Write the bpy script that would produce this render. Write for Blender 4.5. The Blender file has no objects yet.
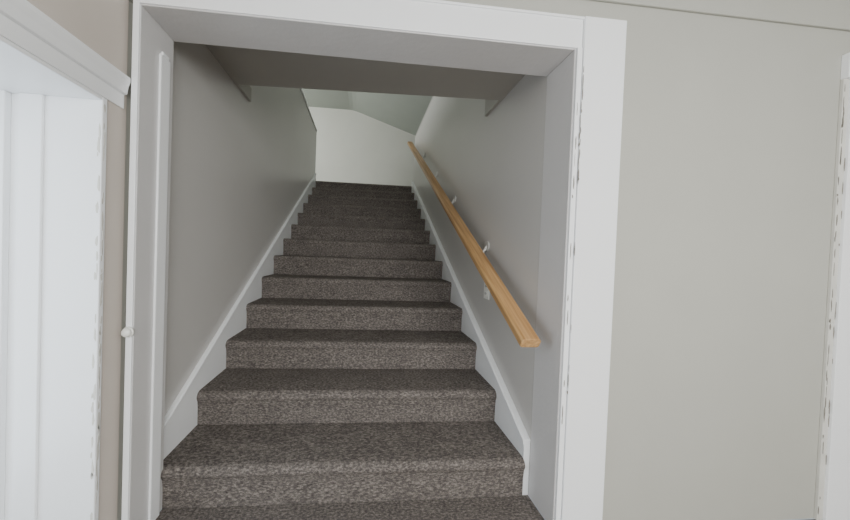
import bpy, bmesh, math, random
from mathutils import Matrix, Vector
random.seed(4)
SC=bpy.context.scene
COL=SC.collection

# ------------------------------------------------------------------ materials
def s2l(c):
    return tuple(((x/255)/12.92 if x/255<=.04045 else (((x/255)+.055)/1.055)**2.4) for x in c)+(1,)
def paint(name,c,rough=.5,var=.05,bump=.04,scale=3.0,fine=90.0,spec=.5):
    m=bpy.data.materials.new(name);m.use_nodes=True
    n=m.node_tree.nodes;l=m.node_tree.links;b=n['Principled BSDF']
    tc=n.new('ShaderNodeTexCoord')
    no=n.new('ShaderNodeTexNoise');no.inputs['Scale'].default_value=scale;no.inputs['Detail'].default_value=5
    l.new(tc.outputs['Object'],no.inputs['Vector'])
    mx=n.new('ShaderNodeMix');mx.data_type='RGBA'
    a=s2l(c);mx.inputs['A'].default_value=tuple(x*(1-var) for x in a[:3])+(1,)
    mx.inputs['B'].default_value=tuple(min(1,x*(1+var)) for x in a[:3])+(1,)
    l.new(no.outputs['Fac'],mx.inputs['Factor']);l.new(mx.outputs['Result'],b.inputs['Base Color'])
    b.inputs['Roughness'].default_value=rough
    b.inputs['Specular IOR Level'].default_value=spec
    n2=n.new('ShaderNodeTexNoise');n2.inputs['Scale'].default_value=fine;n2.inputs['Detail'].default_value=3
    l.new(tc.outputs['Object'],n2.inputs['Vector'])
    bp=n.new('ShaderNodeBump');bp.inputs['Strength'].default_value=bump;bp.inputs['Distance'].default_value=.01
    l.new(n2.outputs['Fac'],bp.inputs['Height']);l.new(bp.outputs['Normal'],b.inputs['Normal'])
    return m
def carpet_mat():
    m=bpy.data.materials.new('carpet');m.use_nodes=True
    n=m.node_tree.nodes;l=m.node_tree.links;b=n['Principled BSDF']
    tc=n.new('ShaderNodeTexCoord')
    def noise(s,d=3,r=.6):
        x=n.new('ShaderNodeTexNoise');x.inputs['Scale'].default_value=s;x.inputs['Detail'].default_value=d
        x.inputs['Roughness'].default_value=r
        mp=n.new('ShaderNodeMapping');mp.inputs['Scale'].default_value=(.6,1,1.2)
        l.new(tc.outputs['Object'],mp.inputs['Vector']);l.new(mp.outputs['Vector'],x.inputs['Vector']);return x
    a=noise(110,5,.75)
    r=n.new('ShaderNodeValToRGB');l.new(a.outputs['Fac'],r.inputs['Fac'])
    e=r.color_ramp.elements
    e[0].position=.34;e[0].color=s2l((70,66,64))
    e[1].position=.68;e[1].color=s2l((158,150,143))
    k=e.new(.5);k.color=s2l((107,101,97))
    big=noise(11,3)
    mr=n.new('ShaderNodeMapRange');mr.inputs['To Min'].default_value=.7;mr.inputs['To Max'].default_value=1.3
    l.new(big.outputs['Fac'],mr.inputs['Value'])
    mu=n.new('ShaderNodeVectorMath');mu.operation='SCALE'
    l.new(r.outputs['Color'],mu.inputs[0]);l.new(mr.outputs['Result'],mu.inputs['Scale'])
    l.new(mu.outputs['Vector'],b.inputs['Base Color'])
    b.inputs['Roughness'].default_value=1;b.inputs['Specular IOR Level'].default_value=.1
    f=noise(160,3,.8)
    bp=n.new('ShaderNodeBump');bp.inputs['Strength'].default_value=.7;bp.inputs['Distance'].default_value=.008
    l.new(f.outputs['Fac'],bp.inputs['Height']);l.new(bp.outputs['Normal'],b.inputs['Normal'])
    return m
def wood_mat():
    m=bpy.data.materials.new('oiled_pine');m.use_nodes=True
    n=m.node_tree.nodes;l=m.node_tree.links;b=n['Principled BSDF']
    tc=n.new('ShaderNodeTexCoord');mp=n.new('ShaderNodeMapping');mp.inputs['Scale'].default_value=(30,1.2,30)
    l.new(tc.outputs['Object'],mp.inputs['Vector'])
    no=n.new('ShaderNodeTexNoise');no.inputs['Scale'].default_value=2.2;no.inputs['Detail'].default_value=6
    l.new(mp.outputs['Vector'],no.inputs['Vector'])
    r=n.new('ShaderNodeValToRGB');l.new(no.outputs['Fac'],r.inputs['Fac'])
    r.color_ramp.elements[0].position=.3;r.color_ramp.elements[0].color=s2l((158,117,72))
    r.color_ramp.elements[1].position=.7;r.color_ramp.elements[1].color=s2l((208,168,116))
    l.new(r.outputs['Color'],b.inputs['Base Color']);b.inputs['Roughness'].default_value=.35
    return m
M_hall=paint('hall_wall_paint',(181,181,173),.5)
M_stair=paint('stairwell_wall_paint',(202,200,197),.33,.03,.04,2.2)
M_left=paint('beige_wall_paint',(208,199,190),.5)
M_white=paint('white_gloss_trim',(248,250,252),.3,.02,.04,6,40)
M_dirty=paint('worn_white_trim',(212,211,204),.45,.14,.15,9,60)
M_soffit=paint('soffit_paint',(208,208,207),.5)
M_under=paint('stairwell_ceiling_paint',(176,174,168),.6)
M_upceil=paint('upper_ceiling_paint',(172,178,170),.7)
M_upwall=paint('upper_wall_paint',(214,214,206),.7)
M_chip=paint('chipped_paint',(128,124,116),.9,.35,.3,30,120)
M_carpet=carpet_mat();M_wood=wood_mat()
M_plast=paint('white_plastic',(240,240,234),.3,.01,0)
M_dark=paint('slot_dark',(30,30,30),.6,.01,0)
M_floor=paint('hall_floor_boards',(118,108,98),.4,.2)
M_steel=paint('brushed_bracket_metal',(225,225,222),.35,.02,0);M_steel.node_tree.nodes['Principled BSDF'].inputs['Metallic'].default_value=.2

# ------------------------------------------------------------------ mesh helpers
def finish(name,bm,mat,bevel=0,smooth=False):
    bmesh.ops.recalc_face_normals(bm,faces=bm.faces)
    me=bpy.data.meshes.new(name);bm.to_mesh(me);bm.free()
    o=bpy.data.objects.new(name,me);COL.objects.link(o)
    for mm in (mat if isinstance(mat,list) else [mat]): me.materials.append(mm)
    if bevel:
        md=o.modifiers.new('bevel','BEVEL');md.width=bevel;md.segments=2;md.limit_method='ANGLE'
    if smooth:
        for p in me.polygons:p.use_smooth=True
    return o
def addbox(bm,a,b,mi=0):
    x0,y0,z0=a;x1,y1,z1=b
    v=[bm.verts.new(p) for p in [(x0,y0,z0),(x1,y0,z0),(x1,y1,z0),(x0,y1,z0),(x0,y0,z1),(x1,y0,z1),(x1,y1,z1),(x0,y1,z1)]]
    for f in [(0,1,2,3),(4,5,6,7),(0,1,5,4),(1,2,6,5),(2,3,7,6),(3,0,4,7)]:
        fc=bm.faces.new([v[i] for i in f]);fc.material_index=mi
def boxes(name,L,mat,bevel=0):
    bm=bmesh.new()
    for q in L: addbox(bm,q[0],q[1],q[2] if len(q)>2 else 0)
    return finish(name,bm,mat,bevel)
def prism_x(bm,prof,x0,x1,mi=0):
    A=[bm.verts.new((x0,y,z)) for y,z in prof];B=[bm.verts.new((x1,y,z)) for y,z in prof]
    n=len(prof)
    for f in [A,B[::-1]]: bm.faces.new(f).material_index=mi
    for i in range(n):
        bm.faces.new([A[i],A[(i+1)%n],B[(i+1)%n],B[i]]).material_index=mi
def prism_y(bm,prof,y0,y1):
    A=[bm.verts.new((x,y0,z)) for x,z in prof];B=[bm.verts.new((x,y1,z)) for x,z in prof]
    n=len(prof);bm.faces.new(A);bm.faces.new(B[::-1])
    for i in range(n): bm.faces.new([A[i],A[(i+1)%n],B[(i+1)%n],B[i]])
def flake(bm,c,ax,w,hgt,d):
    """thin irregular flake on a y=const (ax 'x') or x=const (ax 'y') face"""
    n=7;top=[]
    for i in range(n):
        a=2*math.pi*i/n;rr=random.uniform(.55,1.1)
        u=math.cos(a)*w/2*rr;v=math.sin(a)*hgt/2*rr
        top.append((c[0]+u,c[1]-d,c[2]+v) if ax=='x' else (c[0]+d,c[1]+u,c[2]+v))
    A=[bm.verts.new(p) for p in top]
    B=[bm.verts.new((p[0],p[1]+d,p[2]) if ax=='x' else (p[0]-d,p[1],p[2])) for p in top]
    bm.faces.new(A);bm.faces.new(B)
    for i in range(n): bm.faces.new([A[i],A[(i+1)%n],B[(i+1)%n],B[i]])
def chips(bm,x,y,z0,z1,w,axis='x',d=.0008,gap=.35):
    z=z0
    while z<z1:
        hg=random.uniform(.015,.08)
        if random.random()>gap:
            s=random.uniform(-.3,.3)*w
            flake(bm,(x+s,y,z) if axis=='x' else (x,y+s,z),axis,w*random.uniform(.25,1),hg,d)
        z+=hg*.7

# ------------------------------------------------------------------ dimensions
h=.185;t=.3314;yc=.1861;N=13
JL,JR,ZT,JT=-.8447,.8471,2.0395,.189
WL,WR=-.897,.8475
SL,SR=-.8757,.8157
XW=-.89
yTop=yc+12*t;zTop=N*h
YB=5.6
RAILTOP=3.27
CZ=2.44

# ------------------------------------------------------------------ staircase
prof=[]
r=.03
for k in range(N):
    y=yc+k*t;z=k*h
    prof+= [(y,z),(y-.001,z+h*.5),(y-.006,z+h-1.8*r)]
    for a in range(9):
        an=math.radians(195-a*(105/8))
        prof.append((y-.012+r+r*math.cos(an)*1.1,z+h-r+r*math.sin(an)))
    if k<N-1: prof.append((y+t-.012,z+h+.001))
prof.append((yTop+.5,zTop))
prof.append((yTop+.5,zTop-.2));prof.append((yTop+.1,zTop-.25));prof.append((yc+.25,0))
bm=bmesh.new();prism_x(bm,prof,SL,SR)
finish('staircase',bm,M_carpet)

# ------------------------------------------------------------------ floors
boxes('floor',[((-3.2,-3.6,-.1),(3.6,0,-.004))],M_floor)
boxes('carpet_landing',[((JL,-.02,-.1),(JR,yc+.02,0))],M_carpet)
boxes('floor_upper',[((-3.2,.2,2.30),(WL-.13,YB,zTop)),((WR+.13,.2,2.30),(3.0,YB,zTop)),((WL-.13,yTop+.5,2.2),(WR+.13,YB,zTop))],M_carpet)

# ------------------------------------------------------------------ hall shell
o=20e-3
boxes('wall_front',[((JR+o,0,0),(3.6,JT,CZ)),((XW-.6,0,0),(JL-o-.03,JT,CZ)),((JL-o-.03,0,ZT+o),(JR+o,JT,CZ))],M_hall)
dy1=-.085;dz=1.65;dy0=-1.15
boxes('wall_left',[((XW-.5,dy1,0),(XW,0,dz)),((XW-.5,-3.6,dz),(XW,0,CZ)),((XW-.5,-3.6,0),(XW,dy0,dz))],M_left)
boxes('wall_right',[((3.6,-3.6,0),(3.75,JT,CZ))],M_hall)
boxes('wall_back',[((XW-.5,-3.75,0),(3.75,-3.6,.7)),((XW-.5,-3.75,2.1),(3.75,-3.6,CZ)),((XW-.5,-3.75,.7),(-.3,-3.6,2.1)),((2.3,-3.75,.7),(3.75,-3.6,2.1))],M_hall)
boxes('ceiling',[((XW-.5,-3.75,CZ),(3.75,JT,CZ+.1))],M_soffit)
boxes('trim_1',[((XW+.02,-.012,2.25),(3.6,0,CZ))],M_hall,.004)

# jamb lining of stair opening
bm=bmesh.new()
addbox(bm,(JL-o,-.004,0),(JL,JT,ZT+o));addbox(bm,(JR,-.004,0),(JR+o,JT,ZT+o));addbox(bm,(JL,-.004,ZT),(JR,JT,ZT+o))
finish('door_jamb',bm,paint('jamb_paint',(213,212,212),.45,.05,.1,5,50),.003)
bm=bmesh.new();addbox(bm,(JL,.095,0),(JL+.01,.155,1.93));addbox(bm,(JL,.105,1.93),(JL+.01,.148,1.945))
finish('trim_2',bm,M_white,.004)
# casing around stair opening
bm=bmesh.new()
addbox(bm,(JL-.024,-.010,0),(JL-.002,0,2.168))
addbox(bm,(JR+.028,-.022,0),(1.058,0,2.168))
addbox(bm,(JR+.004,-.016,0),(JR+.026,0,ZT+.004))
addbox(bm,(JL-.002,-.010,ZT+.004),(JR+.027,0,2.168))
addbox(bm,(JL-.024,-.016,2.160),(1.06,-.001,2.170))
c=finish('trim_3',bm,[M_white,M_chip],.002)
bm=bmesh.new();chips(bm,JR+.0265,-.0215,1.45,1.98,.009,gap=.2);chips(bm,JR+.0265,-.0215,.5,1.4,.006,gap=.75);chips(bm,JR+.012,-.0162,.3,1.9,.006,gap=.85)
cc=finish('paint_chips',bm,M_chip);cc.parent=c
# casing at far right
bm=bmesh.new()
addbox(bm,(2.135,-.012,0),(2.165,0,2.03),1);addbox(bm,(2.165,-.022,0),(2.33,0,2.03));addbox(bm,(2.135,-.026,2.03),(3.3,0,2.14));addbox(bm,(3.1,-.022,0),(3.27,0,2.03))
c=finish('trim_4',bm,[M_white,M_dirty],.002)
bm=bmesh.new();chips(bm,2.14,-.0121,0,2.0,.009,gap=.45);chips(bm,2.163,-.0122,.2,1.9,.008,gap=.7)
cc=finish('paint_chips_right',bm,M_chip);cc.parent=c
bm=bmesh.new();addbox(bm,(2.33,-.012,.01),(3.1,-.001,2.03))
for (a,b,c1,d1) in [(2.43,2.68,.2,.9),(2.75,3.0,.2,.9),(2.43,2.68,1.05,1.9),(2.75,3.0,1.05,1.9)]: addbox(bm,(a,-.018,c1),(b,-.012,d1))
finish('door_1',bm,M_white,.004)

# left doorway
bm=bmesh.new()
addbox(bm,(XW,-2.2,dz),(XW+.006,-.018,1.70))
prism_y(bm,[(XW,1.70),(XW+.012,1.705),(XW+.016,1.73),(XW+.022,1.75),(XW+.022,1.765),(XW,1.77)],-2.2,-.012)
finish('trim_5',bm,M_white,.002)
bm=bmesh.new()
addbox(bm,(XW-.5,dy1-.02,0),(XW+.004,dy1,dz))
addbox(bm,(XW-.5,dy0,0),(XW+.004,dy0+.02,dz))
addbox(bm,(XW-.5,dy0,dz-.012),(XW+.004,dy1-.02,dz))
addbox(bm,(XW-.24,dy1-.030,0),(XW-.17,dy1-.02,dz-.012))
addbox(bm,(XW-.5,dy1-.040,0),(XW-.27,dy1-.02,dz-.012))
c=finish('trim_6',bm,M_white,.003)
bm=bmesh.new();chips(bm,XW-.006,dy1-.0202,.1,1.62,.012,gap=.5);chips(bm,XW+.0042,dy1-.012,.1,1.62,.012,axis='y',gap=.3)
cc=finish('paint_chips_left',bm,M_dirty);cc.parent=c
# small round door bumper on the casing
bx,by,bz=JL-.013,-.010,.835
bm=bmesh.new()
bmesh.ops.create_uvsphere(bm,u_segments=20,v_segments=12,radius=.017,matrix=Matrix.Translation((bx,by-.010,bz))@Matrix.Diagonal((1,.7,1,1)))
bmesh.ops.create_cone(bm,segments=20,radius1=.021,radius2=.019,depth=.006,cap_ends=True,matrix=Matrix.Translation((bx,by-.003,bz))@Matrix.Rotation(math.pi/2,4,'X'))
finish('door_bumper',bm,M_plast,0,True)

# ------------------------------------------------------------------ stairwell walls
boxes('wall_stair_left',[((WL-.12,JT,0),(WL,yTop+.02,RAILTOP))],M_stair)
boxes('wall_stair_right',[((WR,JT,0),(WR+.12,yTop+.02,RAILTOP))],M_stair)
boxes('trim_7',[((WL-.13,1.0,RAILTOP),(WL+.012,yTop+.035,RAILTOP+.025)),((WL-.125,yTop+.02,zTop),(WL+.004,yTop+.035,RAILTOP))],M_white,.003)
boxes('trim_8',[((WR-.006,1.0,RAILTOP),(WR+.13,yTop+.035,RAILTOP+.02))],M_stair,.003)
def skirt(name,x0,x1,off,side):
    bm=bmesh.new()
    ys=JT-.0005
    top=lambda y: h+(y-yc)*h/t+off
    p=[(ys,0),(ys,top(ys)),(yTop+.02,top(yTop)),(yTop+.02,zTop-.3),(yTop-.3,zTop-.6),(ys+.3,0)]
    prism_x(bm,p,x0,x1)
    finish(name,bm,M_white,.003)
    bm=bmesh.new()
    xa,xb=(x1-.002,x1+.005) if side<0 else (x0-.005,x0+.002)
    p2=[(ys,top(ys)-.024),(ys,top(ys)-.006),(yTop+.02,top(yTop)-.006),(yTop+.02,top(yTop)-.024)]
    prism_x(bm,p2,xa,xb)
    b=finish(name+'_bead',bm,M_white);b.parent=bpy.data.objects[name]
skirt('baseboard_left',WL,SL,.135,-1)
skirt('baseboard_right',SR,WR,.09,1)

def wedge(name,pts,th,mat):
    bm=bmesh.new();A=[bm.verts.new(p) for p in pts];B=[bm.verts.new((p[0],p[1],th)) for p in pts]
    bm.faces.new(A);bm.faces.new(B)
    n=len(pts)
    for i in range(n): bm.faces.new([A[i],A[(i+1)%n],B[(i+1)%n],B[i]])
    return finish(name,bm,mat)
wedge('ceiling_stairwell',[(WL,JT,2.26),(WR,JT,2.17),(WR,.67,2.17),(WL,.92,2.26)],zTop,M_under)
boxes('trim_9',[((WL,.92,2.262),(WL+.02,1.15,2.36)),((WR-.02,.67,2.172),(WR,.9,2.30))],M_under)

# ------------------------------------------------------------------ upper storey
k1,kz=-.3,4.35
bm=bmesh.new()
prism_y(bm,[(-3.2,kz),(-.42,kz),(-.34,kz-.008),(-.26,kz-.026),(-.18,kz-.05),(3.0,kz-.05-3.18*.33),(3.0,kz+.2),(-3.2,kz+.2)],.2,YB+.1)
finish('ceiling_upper',bm,M_upceil,0,False)
boxes('wall_upper_back',[((-3.2,YB,2.2),(3.0,YB+.1,kz+.1))],M_upwall)
boxes('wall_upper_left',[((-3.3,.2,2.3),(-3.2,2.0,kz+.1)),((-3.3,4.4,2.3),(-3.2,YB,kz+.1)),((-3.3,2.0,2.3),(-3.2,4.4,3.0)),((-3.3,2.0,4.2),(-3.2,4.4,kz+.1))],M_upwall)
boxes('wall_upper_right',[((3.0,.2,2.3),(3.1,YB,kz))],M_upwall)
boxes('wall_upper_front',[((-3.3,.1,CZ+.1),(3.1,.2,kz+.1))],M_upwall)
def winframe(name,axis,c,a0,a1,z0,z1):
    L=[]
    w=.05
    def bx(u0,u1,v0,v1):
        if axis=='x': L.append(((c-.03,u0,v0),(c+.03,u1,v1)))
        else: L.append(((u0,c-.03,v0),(u1,c+.03,v1)))
    bx(a0,a1,z0,z0+w);bx(a0,a1,z1-w,z1);bx(a0,a0+w,z0+w,z1-w);bx(a1-w,a1,z0+w,z1-w);m=(a0+a1)/2;bx(m-w/2,m+w/2,z0+w,z1-w)
    boxes(name,L,M_white,.003)
winframe('window_1','x',-3.25,2.0,4.4,3.0,4.2)
winframe('added_hall_window','y',-3.675,-.3,2.3,.7,2.1)  # unseen hall window behind the camera, added to go with the fill light

# ------------------------------------------------------------------ handrail
rail=bpy.data.objects.new('handrail',None);COL.objects.link(rail)
sl=h/t
xr=.735
y0,z0,y1=.035,.795,4.02
zr=lambda y:z0+(y-y0)*sl*1.045
L=math.hypot(y1-y0,zr(y1)-zr(y0));ang=math.atan2(zr(y1)-zr(y0),y1-y0)
bm=bmesh.new()
w,hh=.088,.05
sec=[(-w/2,-hh/2+.008),(-w/2+.008,-hh/2),(w/2-.008,-hh/2),(w/2,-hh/2+.008),(w/2,hh/2-.012),(w/2-.012,hh/2),(-w/2+.012,hh/2),(-w/2,hh/2-.012)]
prism_y(bm,sec,0,L)
ro=finish('rail',bm,M_wood,.004);ro.parent=rail
ro.location=(xr,y0,z0);ro.rotation_euler=(ang,0,0)
for i,yy in enumerate([.80,1.6,2.35,3.2]):
    bm=bmesh.new();z=zr(yy)-.03
    bmesh.ops.create_cone(bm,segments=20,radius1=.036,radius2=.032,depth=.01,cap_ends=True,matrix=Matrix.Translation((WR-.005,yy,z+.03))@Matrix.Rotation(math.pi/2,4,'Y'))
    pts=[Vector((WR-.005,yy,z+.03)),Vector((WR-.035,yy,z-.02)),Vector((WR-.07,yy,z-.03)),Vector((xr,yy,z))]
    for a,b in zip(pts,pts[1:]):
        dv=b-a
        bmesh.ops.create_cone(bm,segments=12,radius1=.009,radius2=.009,depth=dv.length+.004,cap_ends=True,matrix=Matrix.Translation((a+b)/2)@dv.to_track_quat('Z','Y').to_matrix().to_4x4())
    addbox(bm,(xr-.022,yy-.03,z),(xr+.022,yy+.03,z+.006))
    bo=finish('bracket_%d'%(i+1),bm,M_steel);bo.parent=rail

# outlet on the right stair wall
oe=bpy.data.objects.new('wall_outlet',None);COL.objects.link(oe)
ob=boxes('plate',[((WR-.006,.735,.88),(WR,.82,1.0))],M_plast,.003);ob.parent=oe
ob=boxes('sockets',[((WR-.009,.76,.90),(WR-.005,.795,.935)),((WR-.009,.76,.95),(WR-.005,.795,.985))],M_plast,.002);ob.parent=oe
ob=boxes('slots',[((WR-.0100,.767,z),(WR-.0085,.771,z+.015)) for z in (.91,.96)]+[((WR-.0100,.784,z),(WR-.0085,.788,z+.015)) for z in (.91,.96)],M_dark);ob.parent=oe

# ------------------------------------------------------------------ lights
def area(name,loc,rot,sx,sy,e,c=(1,1,1)):
    l=bpy.data.lights.new(name,'AREA');l.shape='RECTANGLE';l.size=sx;l.size_y=sy;l.energy=e;l.color=c
    o=bpy.data.objects.new(name,l);COL.objects.link(o);o.location=loc;o.rotation_euler=rot;return o
R=math.radians
area('hall_daylight_fill',(1.0,-3.6,1.4),(R(90),0,0),2.5,1.35,125,(1,1,.98))  # fill light added behind the camera, set in the made-up hall window
area('window_daylight_upper',(-3.15,3.2,3.6),(0,R(-90),0),1.15,2.3,130,(.98,1,.97))
area('doorway_daylight_left',(-1.38,-.65,.9),(0,R(-90),0),1.4,.9,11,(.82,.92,1))
area('hall_ambient_fill',(1.2,-1.8,CZ-.03),(0,0,0),.5,.5,14,(1,.97,.93))  # added ambient fill below the ceiling, no real fixture
w=bpy.data.worlds.new('world');SC.world=w;w.use_nodes=True
bg=w.node_tree.nodes['Background'];bg.inputs[0].default_value=(.8,.9,1,1);bg.inputs[1].default_value=.6

# ------------------------------------------------------------------ camera
ya,pi,rl=.0886,-.0164,.037
F=Vector((math.sin(ya)*math.cos(pi),math.cos(ya)*math.cos(pi),math.sin(pi)))
Rr=Vector((math.cos(ya),-math.sin(ya),0));U=Rr.cross(F)
R2=Rr*math.cos(rl)+U*math.sin(rl);U2=-Rr*math.sin(rl)+U*math.cos(rl)
cam=bpy.data.cameras.new('camera');co=bpy.data.objects.new('camera',cam);COL.objects.link(co)
co.matrix_world=Matrix([[R2[0],U2[0],-F[0],0],[R2[1],U2[1],-F[1],-1.1981],[R2[2],U2[2],-F[2],1.157],[0,0,0,1]])
cam.sensor_width=36;cam.lens=36*299.92/850;cam.shift_x=(425-390.02)/850;cam.shift_y=(259.72-260)/850
cam.clip_start=.02
SC.camera=co
